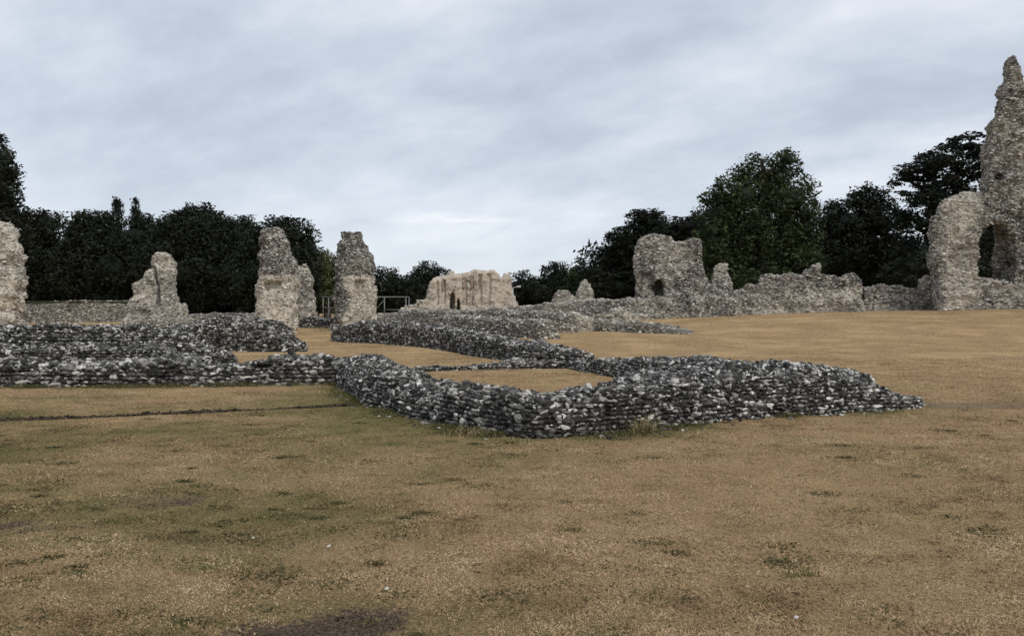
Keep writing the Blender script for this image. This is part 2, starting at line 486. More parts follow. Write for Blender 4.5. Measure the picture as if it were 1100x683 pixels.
poly_wall('stone_footing', [(-9, 10.25, .11, .012), (-6.9, 10.95, .10, .014), (-5.6, 11.45, .07, .008), (-5.3, 11.6, .07, .006), (-4.6, 11.88, .13, .02), (-3.6, 12.3, .06, .005), (-2.5, 12.75, .11, .02)], 'dark flint kerb line sunk in the grass at left', 'footing', h=.045, size=.04, seed=8, big=0, mats=(M_KERB, M_CORE), amp0=.05, rag=.5)
poly_wall('ruined_wall', [(1.4, 32.4, .5, .72), (-1, 35.5, .5, .75), (-3.2, 39, .5, .8)], 'short flint wall stub behind the long wall', h=.1, size=.1, hi=False, seed=9, pale=.35)
poly_wall('ruined_wall', [(2.5, 37, .6, .88), (-1, 42, .6, .92), (-4, 47, .6, 1.05), (-7, 52, .6, 1.05)], 'grey flint wall in the middle distance, square broken end facing the lawn', h=.11, size=.105, hi=False, seed=10, pale=.45)
poly_wall('rubble_spur', [(2.9, 37.6, .6, .95), (3.7, 38.1, .6, .5), (5, 37.4, .55, .42), (6.4, 36.2, .6, .42), (7.5, 35.3, .45, .15)], 'low pale rubble spur tailing off onto the lawn', 'rubble', h=.09, size=.1, hi=False, seed=11, pale=lambda v: .45 + .8*(v[:,0] < -1.3)*(v[:,2] > -.05), rnd=.3)
fw = poly_wall('ruined_wall', [(-10, 63, .6, .8), (-4, 60, .6, .85), (-.3, 58, .6, 1.0), (3, 55, .7, 1.2), (6.6, 52.5, .7, 1.35), (10, 51.8, .7, 1.35)], 'far grey flint wall standing before the big hollowed block', h=.12, size=.115, hi=False, seed=12, pale=.35, rag=.08, batter=.06, mats=(M_RUIN, M_RCORE))
poly_wall('rubble_mound', [(-21.5, 44, .8, .35), (-19.6, 44, 1.3, .75), (-17.8, 43.5, 1.2, .6), (-16, 43, .8, .2)], 'pale rubble heap at the foot of the jagged wall fragment', 'rubble mound', h=.1, size=.1, hi=False, seed=13, pale=.5, rnd=.4)
poly_wall('ruined_wall', [(-29, 63, .4, 0.62), (-22, 63, .4, .62), (-17.5, 62.5, .4, .6)], 'thin low wall line far behind, before the dark trees', h=.12, size=.12, hi=False, seed=14, pale=.3, batter=.03)
poly_wall('ruined_wall', [(-12.6, 49, .45, .55), (-10.5, 48.5, .45, .6), (-9.3, 48, .4, .4)], 'dark low flint wall between the two tall piers', h=.1, size=.1, hi=False, seed=15)
poly_wall('boundary_wall', [(-60, 66, .25, 1.72), (-30, 66, .25, 1.72)], 'long even boundary wall of grey flint before the trees at left', h=.12, size=.12, hi=False, seed=16, pale=.3, rag=.015, batter=0, mats=(M_RUIN, M_RCORE))

BW = bpy.data.objects[[o.name for o in COL.objects if o.name.startswith('boundary_wall')][0]]
# ashlar plinth of the far wall
def boxes_mesh(bx):
    V, Q = [], []
    for (cx, cy, cz, sx, sy, sz, a) in bx:
        b = len(V); ca, sa = math.cos(a), math.sin(a)
        for dz in (-1, 1):
            for dx, dy in ((-1,-1),(1,-1),(1,1),(-1,1)):
                k = .92 if dz > 0 else 1
                x, y = dx*sx/2*k, dy*sy/2*k
                V.append((cx+x*ca-y*sa, cy+x*sa+y*ca, cz+dz*sz/2))
        Q += [(b, b+3, b+2, b+1), (b+4, b+5, b+6, b+7)] + [(b+i, b+(i+1) % 4, b+4+(i+1) % 4, b+4+i) for i in range(4)]
    return np.array(V), np.array(Q)

def stone_mat(name, col, var=.35, sc=6):
    m, nt, b = newmat(name); co = objco(nt)
    n = noise(nt, co, sc, 6, .7)
    c = mix(nt, n, tuple(v*(1-var) for v in col), tuple(v*(1+var) for v in col))
    c = mix(nt, maprange(nt, noise(nt, co, sc*.3, 3), .55, .75), c, tuple(v*.5 for v in col))
    nt.links.new(c, b.inputs['Base Color']); bump(nt, b, n, .5, .03); return m
M_ASH = stone_mat('ashlar_stone', (.27, .25, .215), .6, 4)
outline_ruin('wall_fragment', [(641, 350), (642, 337), (657, 337), (658, 332), (672, 331), (674, 337), (700, 338), (704, 333), (716, 334), (719, 338), (741, 338), (742, 350)], 51.3, .7, 'low pale broken masonry ledge along the foot of the far grey wall', 'wall', rot=8, taper=.1, h=.08, size=.12, amp=.07, shrink=0, drop=.8, pale=lambda u, w, t: .55+0*u, seed=17)
M_MOSS = stone_mat('mossy_coping', (.035, .038, .022), .5, 3)
bx = [(-45 - BW.location[0], 66 - BW.location[1], float(gz(-45, 66)) + 1.70 - BW.location[2], 30, .62, .16, 0)]
V, Q = boxes_mesh(bx); link('coping', mesh_np('coping', V, None, Q, (M_MOSS,)), (0, 0, 0), BW)
# ---- standing piers
def below(zc, soft=.5, amt=.8): return lambda u, w, t: amt*sstep(zc+soft, zc-soft, w)
outline_ruin('ruined_pier', [(-34, 362), (-34, 245), (-12, 236), (8, 238), (17, 250), (22, 268), (23, 300), (23, 362)], 38, 2.0, 'tall pale flint pier cut by the left edge of the view', 'pier', pier=.9, taper=.1, h=.07, size=.095, amp=.1, pale=lambda u, w, t: .6+0*u, seed=1)
outline_ruin('wall_fragment', [(135, 358), (138, 334), (143, 318), (147, 306), (154, 298), (158, 290), (163, 288), (164, 278), (170, 270), (181, 271), (188, 282), (189, 312), (191, 325), (199, 327), (200, 358)], 46, 1.7, 'jagged stepped wall fragment with a dark cleft, left of the tallest pier', 'ruin', rot=12, taper=.2, h=.07, size=.095, amp=.09, pits=.3, shrink=.04, pale=lambda u, w, t: .55+0*u, seed=2,
             cav=[([(166, 286), (169, 285), (174, 305), (177, 330), (170, 328), (171, 312)], -2, -.35)])
outline_ruin('ruined_pier', [(275, 372), (276, 335), (278, 300), (279, 270), (279, 250), (284, 245), (303, 245), (310, 258), (311, 272), (318, 282), (320, 300), (319, 335), (318, 372)], 41.5, 2.4, 'tallest broad flint pier, dark rough top above a pale lower half', 'pier', pier=1.0, taper=.05, h=.065, size=.09, amp=.1, pale=lambda u, w, t: .95*sstep(3.1, 2.8, w), seed=3, cav=[([(270, 304), (330, 301), (330, 375), (270, 375)], -3, -.84), ([(290, 305), (306, 304), (307, 312), (288, 313)], -3, -.62)])
outline_ruin('ruined_pier', [(316, 362), (317, 330), (317, 295), (321, 285), (330, 282), (335, 292), (339, 312), (341, 335), (342, 362)], 52, 1.6, 'smaller grey pier half hidden behind the tallest pier', 'pier', pier=1.0, h=.07, size=.095, amp=.1, pale=lambda u, w, t: .4+0*u, seed=4)
outline_ruin('ruined_pier', [(357, 368), (360, 330), (361, 295), (363, 268), (366, 256), (368, 250), (388, 250), (393, 266), (400, 274), (402, 292), (405, 315), (405, 345), (404, 368)], 44.5, 2.4, 'grey flint pier standing by the metal guard rail, pale lower right face', 'pier', pier=1.0, taper=.05, h=.065, size=.09, amp=.08, pits=.3, shrink=.04, bare=.4, pale=lambda u, w, t: -.3+1.5*sstep(.3, .5, t+.1*np.sin(w*3))*sstep(3.1, 2.8, w), seed=5, cav=[([(384, 300), (410, 302), (410, 372), (382, 372)], -3, -.80)])

# ---- ruins on the right
outline_ruin('ruined_building', [(660, 352), (662, 322), (682, 319), (684, 306), (680, 290), (682, 268), (688, 257), (700, 253), (712, 253), (721, 255), (726, 260), (733, 258), (745, 258), (752, 260), (754, 285), (758, 297), (766, 309), (790, 318), (792, 352)], 53, 3.2, 'big hollowed block of rubble masonry with a notched top before the dark conifer', 'ruin', rot=-12, taper=.3, h=.1, size=.115, amp=.2, bare=.75, pale=lambda u, w, t: .2+0*u, seed=6,
             cav=[([(702, 319), (701, 307), (706, 299), (711, 298), (714, 307), (715, 319)], -3, .2), ([(680, 322), (678, 298), (690, 293), (704, 296), (706, 322)], -3, -1.0), ([(720, 298), (738, 290), (752, 299), (750, 303), (735, 297)], -3, -1.35)])
outline_ruin('ruined_pier', [(757, 330), (762, 300), (767, 286), (773, 280), (779, 283), (783, 294), (786, 310), (789, 330)], 52, 1.2, 'small pointed masonry stump beside the big hollowed block', 'ruin', taper=.5, h=.08, size=.11, amp=.1, bare=.75, pale=lambda u, w, t: .2+0*u, seed=7)
outline_ruin('ruined_wall', [(741, 350), (741, 319), (760, 317), (788, 318), (790, 350)], 49.5, 1.0, 'low square-faced flint wall below the pointed stump', 'wall', rot=-4, h=.09, size=.11, amp=.08, taper=.1, bare=.75, pale=lambda u, w, t: .17+0*u, seed=8, cav=[([(754, 331), (758, 325), (761, 331), (760, 336), (756, 337)], -2, -.2)])
outline_ruin('ruined_wall', [(786, 348), (787, 312), (800, 306), (814, 304), (816, 295), (825, 293), (840, 296), (852, 294), (861, 296), (864, 290), (870, 290), (873, 285), (880, 284), (881, 294), (890, 297), (903, 299), (908, 295), (916, 294), (922, 300), (927, 310), (928, 345)], 50, 1.5, 'long ragged flint wall under the big round tree, stepped crest', 'wall', rot=-13, taper=.35, h=.1, size=.115, amp=.14, bare=.75, pale=lambda u, w, t: .17+.25*sstep(1.8, 1.2, w), seed=9,
             cav=[([(786, 310), (850, 312), (905, 308), (925, 312), (925, 316), (850, 316), (786, 318)], -2, -.52)])
outline_ruin('ruined_wall', [(924, 345), (926, 309), (940, 305), (956, 306), (968, 305), (980, 311), (987, 310), (988, 300), (994, 295), (1002, 298), (1006, 345)], 49.5, 1.1, 'lower ragged flint wall linking to the tall tower ruin', 'wall', taper=.3, h=.09, size=.11, amp=.12, bare=.75, pale=lambda u, w, t: .2+0*u, seed=10)
outline_ruin('tower_ruin', [(1004, 348), (1003, 318), (1004, 298), (999, 285), (998, 262), (1000, 238), (1007, 222), (1016, 213), (1035, 207), (1056, 206), (1057, 190), (1057, 165), (1061, 135), (1067, 127), (1073, 119), (1075, 98), (1078, 88), (1082, 72), (1085, 58), (1089, 58), (1093, 71), (1097, 85), (1101, 100), (1108, 140), (1116, 190), (1124, 260), (1132, 348)],
             47, 2.2, 'tall jagged tower ruin with a pointed peak and broken arch at right', 'ruin', rot=-17, taper=.3, h=.1, size=.115, amp=.2, freq=1.5, pits=.55, shrink=.06, bare=.75, pale=lambda u, w, t: .17+.65*sstep(.42, .3, t)*sstep(.02, .14, t), seed=11,
             cav=[([(1047, 296), (1046, 262), (1053, 247), (1065, 238), (1076, 243), (1085, 258), (1090, 284), (1086, 305), (1064, 302)], -4, .78), ([(1046, 298), (1046, 262), (1053, 246), (1064, 239), (1073, 244), (1076, 262), (1070, 276), (1073, 300)], -4, 4), ([(1064, 195), (1066, 188), (1075, 188), (1074, 196)], -3, -.5), ([(1046, 335), (1052, 296), (1064, 298), (1078, 305), (1100, 310), (1100, 345)], -4, -1.0)])
outline_ruin('wall_fragment', [(617, 332), (620, 312), (625, 304), (629, 301), (633, 306), (637, 318), (639, 332)], 62, 1.0, 'small pale cone-shaped masonry stump on the far wall', 'ruin', pier=.9, h=.07, size=.1, amp=.03, pits=0, shrink=0, bare=.3, fine=.02, pale=lambda u, w, t: .6+0*u, seed=12)
outline_ruin('wall_fragment', [(590, 336), (594, 316), (602, 312), (611, 312), (618, 316), (622, 336)], 61, 1.2, 'low rounded masonry stump left of the pale cone-shaped one', 'ruin', pier=.8, h=.08, size=.11, amp=.08, pale=lambda u, w, t: .4+0*u, seed=13)

# ---- far gatehouse remains with lancets
gh = empty('gatehouse_ruin', (0, 88, 0)); gx0 = ray(500, 300)[0]*88
gh.location = (gx0, 88, float(gz(gx0, 88)))
tag(gh, 'far roofless pale stone building shell with two dark lancet openings', 'ruin')
outline_ruin('wall', [(450, 345), (451, 324), (458, 321), (461, 306), (465, 299), (476, 297), (480, 297), (482, 292), (487, 292), (488, 295), (500, 294), (512, 290), (522, 292), (530, 291), (536, 296), (537, 302), (541, 296), (547, 293), (549, 312), (556, 330), (558, 345)], 88, 2.0, None, rot=8, taper=.1, h=.11, size=.13, amp=.07, freq=1.8, drop=.97, pits=.15, shrink=-.03, mats=(M_RUIN, M_GCORE),  pale=lambda u, w, t: .95+0*u, seed=14, parent=gh,
             cav=[([(482, 333), (482.5, 318), (485.5, 313), (488, 318), (488.5, 333)], -3, .7), ([(490, 333), (490.5, 323), (492, 320), (493.5, 323), (494, 333)], -3, .7)] + [([(a, 328), (a, tp), (a+d, tp), (a+d, 328)], -3, -.72) for a, tp, d in ((468, 303, 3), (474, 301, 4.5), (496, 299, 5), (504, 297, 4), (513, 295, 4), (523, 295, 3))])
for (a, b, t, bt) in ((474, 477, 300, 311), (504, 509, 299, 309), (514, 517, 294, 309), (524, 527, 295, 306), (500, 512, 320, 324)):
    pass
M_BRICK = stone_mat('old_red_brick', (.26, .20, .16), .6, 5)
bx = []
for (a, b, t, bt) in ((474, 477, 301, 311), (496.5, 499.5, 302, 309), (504.5, 508, 296, 309), (516, 518.5, 296, 307)):
    X, _, z1 = P((a+b)/2, t, 87.0); _, _, z0 = P((a+b)/2, bt, 87.0)
    bx.append((X-gh.location[0], -.9+ (X-gh.location[0])*math.tan(math.radians(8)), (z0+z1)/2-gh.location[2], (b-a)/FPX*87, .35, z1-z0, .14))
for q in bx:
    V, Q = boxes_mesh([q]); link('brick_patch', mesh_np('brick_patch', V, None, Q, (M_BRICK,)), (0, 0, 0), gh)
outline_ruin('wall_fragment', [(429, 342), (430, 331), (440, 327), (447, 325), (448, 322), (453, 321), (456, 326), (457, 342)], 84, 1.2, 'small pale stub wall left of the far roofless building', 'ruin', h=.14, size=.19, amp=.1, pale=lambda u, w, t: .7+0*u, seed=15)

# ------------------------------------------------------------------ metal things
def tube(a, b, r, n=8):
    a, b = np.array(a, float), np.array(b, float); d = b-a; d /= np.linalg.norm(d)
    u = np.cross(d, [0, 0, 1.0] if abs(d[2]) < .9 else [1.0, 0, 0]); u /= np.linalg.norm(u); w = np.cross(d, u)
    an = np.linspace(0, 2*np.pi, n, endpoint=False)
    ring = np.cos(an)[:,None]*u + np.sin(an)[:,None]*w
    r0, r1 = (r, r) if np.isscalar(r) else r
    V = np.concatenate([a+ring*r0, b+ring*r1, [a], [b]])
    Q = [(i, (i+1) % n, n+(i+1) % n, n+i) for i in range(n)]
    T = [((i+1) % n, i, 2*n) for i in range(n)] + [(n+i, n+(i+1) % n, 2*n+1) for i in range(n)]
    return V, np.array(T), np.array(Q)
def join(parts):
    Vs, Ts, Qs, k = [], [], [], 0
    for V, T, Q in parts:
        Vs.append(V); Ts.append(T+k); Qs.append(Q+k); k += len(V)
    return np.concatenate(Vs), np.concatenate(Ts), np.concatenate(Qs)
def tubes(name, segs, mat, parent, n=8):
    V, T, Q = join([tube(a, b, r, n) for a, b, r in segs])
    return link(name, mesh_np(name, V, T, Q, (mat,), smooth=True), (0, 0, 0), parent)
M_STEEL, nt_, b_ = newmat('galvanised_steel'); b_.inputs['Metallic'].default_value = .6; b_.inputs['Roughness'].default_value = .55
nt_.links.new(mix(nt_, noise(nt_, objco(nt_), 9), (.11, .115, .12), (.24, .245, .25)), b_.inputs['Base Color'])
YR = 53.0
xa, _, zt = P(347, 319, YR); xb = P(436, 319, YR)[0]; ga = float(gz(xa, YR))
gr = empty('guard_rail', (xa, YR, ga)); tag(gr, 'galvanised steel guard rail frame standing behind the grey pier', 'guard rail')
Wd, Hh = xb-xa, zt-ga
D = 1.6
for x, y in ((0, 0), (Wd*.34, 0), (Wd*.74, 0), (Wd, 0), (0, D), (Wd, D)):
    tubes('post', [((x, y, -.2), (x, y, Hh-.03), .035)], M_STEEL, gr)
for q in [((-.1, 0, Hh), (Wd+.1, 0, Hh), .035), ((0, .05, Hh), (0, D, Hh), .03), ((Wd, .05, Hh), (Wd, D, Hh), .03), ((0, D, Hh), (Wd, D, Hh), .03)]: tubes('top_rail', [q], M_STEEL, gr)
for q in [((0, -.05, Hh*.62), (Wd*.34, -.05, Hh*.62), .03), ((Wd*.74, -.05, Hh*.55), (Wd, -.05, Hh*.55), .025)]: tubes('mid_rail', [q], M_STEEL, gr)
for q in [((Wd*.62, .06, Hh*.5), (Wd*.75, .06, Hh*.95), .025), ((0, .06, 0.1), (.5, .06, Hh*.6), .025)]: tubes('brace', [q], M_STEEL, gr)

YL = 86.0
xl, _, zl = P(551, 309, YL); gl = float(gz(xl, YL))
lp = empty('lamp_post', (xl, YL, gl)); tag(lp, 'small pale lamp post right of the far roofless building', 'lamp post')
M_PALEP = stone_mat('pale_painted_metal', (.45, .46, .46), .1)
tubes('pole', [((0, 0, 0), (0, 0, zl-gl), (.06, .045)), ((0, 0, zl-gl), (.45, 0, zl-gl+.08), (.045, .035))], M_PALEP, lp)
V, T, Q = tube((.35, 0, zl-gl+.08), (.85, 0, zl-gl+.12), (.09, .12)); link('lamp_head', mesh_np('lamp_head', V, T, Q, (M_PALEP,), smooth=True), (0, 0, 0), lp)

# ------------------------------------------------------------------ trees
def leaf_mat(name, dark, light, trans=.15):
    m, nt, b = newmat(name)
    t = attr(nt, 'tint')
    c = mix(nt, t, dark, light)
    nt.links.new(c, b.inputs['Base Color']); b.inputs['Roughness'].default_value = .7; b.inputs['Specular IOR Level'].default_value = .2
    return m
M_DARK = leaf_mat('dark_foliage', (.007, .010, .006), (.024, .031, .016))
M_MID = leaf_mat('green_foliage', (.012, .019, .008), (.058, .080, .030))
M_OLIVE = leaf_mat('olive_foliage', (.06, .075, .03), (.13, .14, .06))
M_CEDAR = leaf_mat('conifer_foliage', (.006, .009, .006), (.020, .027, .016))
M_BARK = stone_mat('bark', (.045, .038, .030), .4, 5)

def leaves(centres, per, sig, size, flat=1.0):
    """clumps of leaf sprays round the given centres (n,3)"""
    n = len(centres)
    c = np.repeat(centres, per, 0) + np.clip(RNG.normal(size=(n*per, 3)), -1.5, 1.5)*sig*np.array([1, 1, flat])
    M = len(c)
    a = RNG.normal(size=(M, 3)); a[:,2] *= .6*flat; a /= np.linalg.norm(a, axis=1, keepdims=True)
    b = np.cross(a, RNG.normal(size=(M, 3))); b /= np.linalg.norm(b, axis=1, keepdims=True)
    s = size*np.exp(RNG.normal(0, .3, M))[:, None]
    V = np.stack([c-a*s, c+b*s*.42-a*s*.1, c+a*s, c-b*s*.42+a*s*.1], 1).reshape(-1, 3)
    Q = np.arange(M*4).reshape(M, 4)
    ct = np.repeat(RNG.random(n), per)
    tint = np.clip(.6*ct + .5*RNG.random(M) - .05, 0, 1)
    return V, Q, np.repeat(tint, 4)

def blob(c, r, s, sub=2):
    v, f = ico(sub)
    k = 1 + .22*fbm(v[:,0]*1.6+s, v[:,1]*1.6, v[:,2]*1.6, int(s) % 100, 3)
    return np.array(c) + v*k[:, None]*np.array(r), f

def tree(name, base_px, Y, lobes, mat, label, leaf=.155, dens=1.45, core=.42, style='broad', cat='tree', group=None, trunk_r=.45, depth=1.0, trunk_top=None, ylow=0):
    X0 = ray(base_px, 300)[0]*Y; g = float(gz(X0, Y))
    root = empty(name, (X0, Y, g)); tag(root, label, cat, group)
    cs, Vs, Qs, Ts, tn, k = [], [], [], [], [], 0
    tips = []
    for (px, py, rx, ry) in lobes:
        x, _, z = P(px, py, Y); sx, sz = rx/FPX*Y, ry/FPX*Y
        dy = RNG.uniform(-.5, .5)*sx*depth
        c = np.array([x-X0, dy, z-g]); r = np.array([sx, sx*.95*depth, sz])
        tips.append((c, r))
        area = (sx*sz + sx*sx)*3.2
        n = max(8, int(area*dens*(1.6 if style == 'broad' else 1.9)))
        d = RNG.normal(size=(n, 3)); d /= np.linalg.norm(d, axis=1, keepdims=True)
        rad = .62 + .36*RNG.random(n)**.6
        rad *= 1 + .22*fbm(d[:,0]*2+px, d[:,1]*2+py, d[:,2]*2, 21, 2)
        p = c + d*rad[:, None]*r
        V, Q, t = leaves(p, int(15*(.3/leaf)**1.75), (.24 + .035*sx), leaf, 1.0 if style == 'broad' else .45)
        Vs.append(V); Qs.append(Q+k); tn.append(t); k += len(V)
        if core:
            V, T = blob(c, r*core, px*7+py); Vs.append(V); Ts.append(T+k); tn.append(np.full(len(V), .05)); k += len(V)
    V = np.concatenate(Vs); ok = None
    Tt = np.concatenate(Ts) if Ts else None
    V[:,2] = np.maximum(V[:,2], .02)
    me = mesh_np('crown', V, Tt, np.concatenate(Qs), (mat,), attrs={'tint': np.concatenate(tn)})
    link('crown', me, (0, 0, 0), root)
    zt = max(c[2] for c, r in tips) if trunk_top is None else P(base_px, trunk_top, Y)[2]-g
    segs = []; prev = np.array([0, 0, -.3]); nn = 6
    for i in range(1, nn+1):
        q = np.array([.25*math.sin(i*1.7)*i/nn, .2*math.cos(i*2.1), -.3+(zt+.3)*i/nn])
        segs.append((prev, q, (trunk_r*(1-.8*(i-1)/nn), trunk_r*(1-.8*i/nn)))); prev = q
    for c, r in tips:
        z0 = max(.5, min(zt*.9, c[2]-.35*math.hypot(c[0], c[1]) - .3))
        segs.append((np.array([0, 0, z0]), c*.6+np.array([0, 0, z0])*.4 + RNG.normal(0, .15, 3), (trunk_r*.4, trunk_r*.25)))
        segs.append((c*.6+np.array([0, 0, z0])*.4, c + np.array([0, 0, .3*r[2]]), (trunk_r*.25, .05)))
    tubes('trunk', segs, M_BARK, root, 7)
    return root

# left tree line
TL = 'trees of the dark left tree line'
tree('broadleaf_tree', -28, 60, [(-35, 205, 40, 42), (-2, 180, 20, 20), (5, 205, 18, 22), (12, 226, 16, 14), (-20, 250, 40, 30), (-30, 160, 30, 22)], M_DARK, 'very tall dark tree cut by the left edge behind the pale pier', group=TL, leaf=.145, core=.45, trunk_r=.6)
tree('broadleaf_tree', 40, 78, [(42, 262, 30, 32), (30, 290, 32, 34), (58, 300, 30, 36), (48, 245, 16, 16), (20, 262, 18, 22)], M_DARK, 'dark rounded tree above the boundary wall, second from the left', group=TL)
tree('broadleaf_tree', 100, 76, [(100, 262, 32, 34), (85, 295, 30, 38), (120, 290, 34, 40), (112, 248, 20, 18), (88, 244, 16, 16)], M_DARK, 'dark leafy tree before the two spiky conifer tips', group=TL)
def conifer(px, top, wid, Y, label):
    lob = []; n = 7
    for i in range(n):
        t = i/(n-1); py = top + 6 + (300-top)*t
        lob.append((px+RNG.uniform(-1, 1), py, 2.2+wid*t, 9+5*t))
    return tree('conifer_tree', px, Y, lob, M_CEDAR, label, leaf=.14, core=.5, group=TL, dens=1.4)
tree('broadleaf_tree', 155, 82, [(152, 258, 24, 28), (145, 285, 28, 34), (165, 280, 26, 36), (160, 246, 14, 14)], M_DARK, 'dark tree filling the gap right of the two conifer tips', group=TL)
tree('broadleaf_tree', 258, 82, [(258, 254, 20, 22), (250, 278, 26, 30), (268, 275, 26, 34), (265, 246, 12, 12)], M_DARK, 'dark tree just left of the tallest pier, set back in the line', group=TL)
conifer(127, 213, 12, 90, 'pointed dark conifer tip, the left of two in the left tree line')
conifer(146, 218, 11, 92, 'pointed dark conifer tip, the right of two in the left tree line')
tree('broadleaf_tree', 205, 76, [(205, 250, 40, 26), (185, 268, 28, 34), (228, 262, 30, 32), (205, 295, 50, 40), (240, 250, 16, 16), (175, 300, 26, 34), (215, 238, 22, 16)], M_DARK, 'broad dark tree between the jagged fragment and the tallest pier', group=TL, trunk_r=.6)
tree('broadleaf_tree', 305, 74, [(320, 254, 22, 18), (295, 252, 24, 16), (310, 275, 34, 30), (280, 280, 30, 32), (330, 290, 16, 36), (305, 305, 36, 34), (265, 300, 30, 34)], M_DARK, 'dark tree rising behind the tallest pier', group=TL)
tree('willow_tree', 352, 84, [(352, 288, 16, 20), (345, 302, 18, 22), (362, 300, 14, 22), (355, 318, 18, 16)], M_OLIVE, 'paler olive tree between the two tall piers', group=TL)
tree('hedge_tree', 422, 100, [(400, 312, 22, 22), (420, 309, 18, 20), (436, 314, 20, 18), (385, 318, 20, 18)], M_DARK, 'dark hedge-like tree behind the guard rail', group=TL)
tree('broadleaf_tree', 460, 104, [(460, 297, 15, 14), (452, 308, 20, 16), (474, 300, 12, 12), (466, 314, 22, 16)], M_DARK, 'loose dark tree just left of the far roofless building', group=TL, leaf=.145, core=.4)
# right trees
TR = 'trees behind the right-hand ruins'
tree('broadleaf_tree', 560, 108, [(560, 305, 15, 14), (552, 316, 18, 13), (570, 314, 14, 14)], M_DARK, 'small dark round tree right of the far roofless building', group=TR)
tree('broadleaf_tree', 600, 104, [(597, 298, 20, 17), (584, 311, 16, 15), (612, 304, 14, 18), (600, 316, 26, 14)], M_DARK, 'low dark dome-shaped tree behind the rounded stump', group=TR)
tree('broadleaf_tree', 632, 92, [(625, 300, 14, 12), (635, 308, 16, 16), (618, 314, 14, 12)], M_MID, 'green shrub-like tree above the pale cone-shaped stump', group=TR)
tree('conifer_tree', 700, 80, [(693, 236, 20, 12), (672, 258, 22, 15), (706, 252, 28, 16), (655, 280, 16, 16), (680, 280, 32, 20), (735, 246, 24, 13), (738, 268, 22, 22), (660, 305, 24, 20), (690, 308, 36, 24), (725, 296, 30, 30), (650, 297, 10, 12)], M_CEDAR, 'wide layered dark conifer behind the big hollowed block', group=TR, style='cedar', trunk_r=.7, core=.55, leaf=.15)
tree('broadleaf_tree', 820, 72, [(828, 190, 32, 28), (800, 210, 34, 28), (850, 215, 30, 30), (772, 232, 26, 26), (815, 240, 50, 34), (860, 250, 28, 30), (780, 265, 38, 32), (838, 275, 48, 32), (800, 292, 48, 22), (868, 280, 20, 26), (845, 172, 16, 12), (765, 262, 18, 28)], M_MID, 'large full green tree towering over the long ragged wall', group=TR, trunk_r=.8, dens=1.1)
tree('broadleaf_tree', 885, 82, [(888, 255, 26, 26), (880, 280, 34, 30), (896, 235, 14, 18), (765, 255, 24, 30), (752, 280, 24, 34)], M_DARK, 'dark tree in the gap between the large green tree and its round neighbour', group=TR)
tree('broadleaf_tree', 925, 76, [(930, 220, 24, 20), (910, 240, 26, 26), (945, 242, 24, 26), (925, 268, 42, 28), (900, 285, 30, 26), (950, 285, 34, 26), (922, 298, 50, 18)], M_DARK, 'dark round tree between the large green tree and the tower ruin', group=TR)
tree('broadleaf_tree', 1090, 84, [(1085, 250, 36, 34), (1060, 285, 36, 34), (1105, 290, 40, 36), (1070, 235, 24, 22)], M_DARK, 'dark tree seen through the broken arch of the tower ruin', group=TR)
tree('pine_tree', 1000, 66, [(1040, 158, 26, 14), (1012, 170, 24, 13), (988, 184, 20, 11), (972, 192, 12, 8), (1048, 180, 26, 14), (985, 212, 20, 14), (1010, 205, 22, 13), (968, 236, 14, 9), (1000, 180, 24, 14), (1025, 190, 26, 14), (1000, 228, 30, 16), (1030, 235, 30, 20), (990, 240, 24, 14), (1040, 215, 26, 16), (1000, 265, 32, 18), (980, 292, 40, 22), (1030, 270, 30, 30), (1060, 240, 24, 20), (1050, 290, 40, 24)], M_CEDAR, 'spreading dark pine with sky gaps beside the tower ruin', group=TR, style='cedar', core=.3, leaf=.145, trunk_r=.6, dens=.85, trunk_top=170)

# undergrowth that closes the view below the crowns
def underwood(name, label, spans):
    Vs, Qs, Ts, tn, k = [], [], [], [], 0
    for (a, b, Y, top) in spans:
        x0, x1 = ray(a, 300)[0]*Y, ray(b, 300)[0]*Y
        for x in np.arange(x0, x1, 2.4):
            y = Y + RNG.uniform(-2, 4); z = P(0, top, Y)[2]; g = float(gz(x, y)); hgt = (z-g)*RNG.uniform(.75, 1.1)
            n = int(34*hgt/3)
            c = np.array([x, y, g+hgt*.45]); r = np.array([2.2, 2, hgt*.55])
            d = RNG.normal(size=(n, 3)); d /= np.linalg.norm(d, axis=1, keepdims=True)
            V, Q, t = leaves(c + d*r*(.7+.3*RNG.random((n, 1))), 20, .45, .24)
            V[:,2] = np.maximum(V[:,2], g+.02)
            Vs.append(V); Qs.append(Q+k); tn.append(t*.8); k += len(V)
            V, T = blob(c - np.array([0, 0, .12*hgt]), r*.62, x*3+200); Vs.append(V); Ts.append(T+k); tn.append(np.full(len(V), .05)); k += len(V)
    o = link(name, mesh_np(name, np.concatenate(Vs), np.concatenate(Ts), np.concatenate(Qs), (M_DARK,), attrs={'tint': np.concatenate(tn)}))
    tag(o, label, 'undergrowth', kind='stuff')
underwood('undergrowth', 'dense dark undergrowth below the trees all along the site edge', [(-80, 345, 86, 262), (350, 480, 116, 312), (535, 640, 116, 314), (640, 1180, 88, 262), (-90, 345, 94, 280), (640, 1180, 96, 285), (345, 480, 124, 318), (535, 640, 124, 318)])

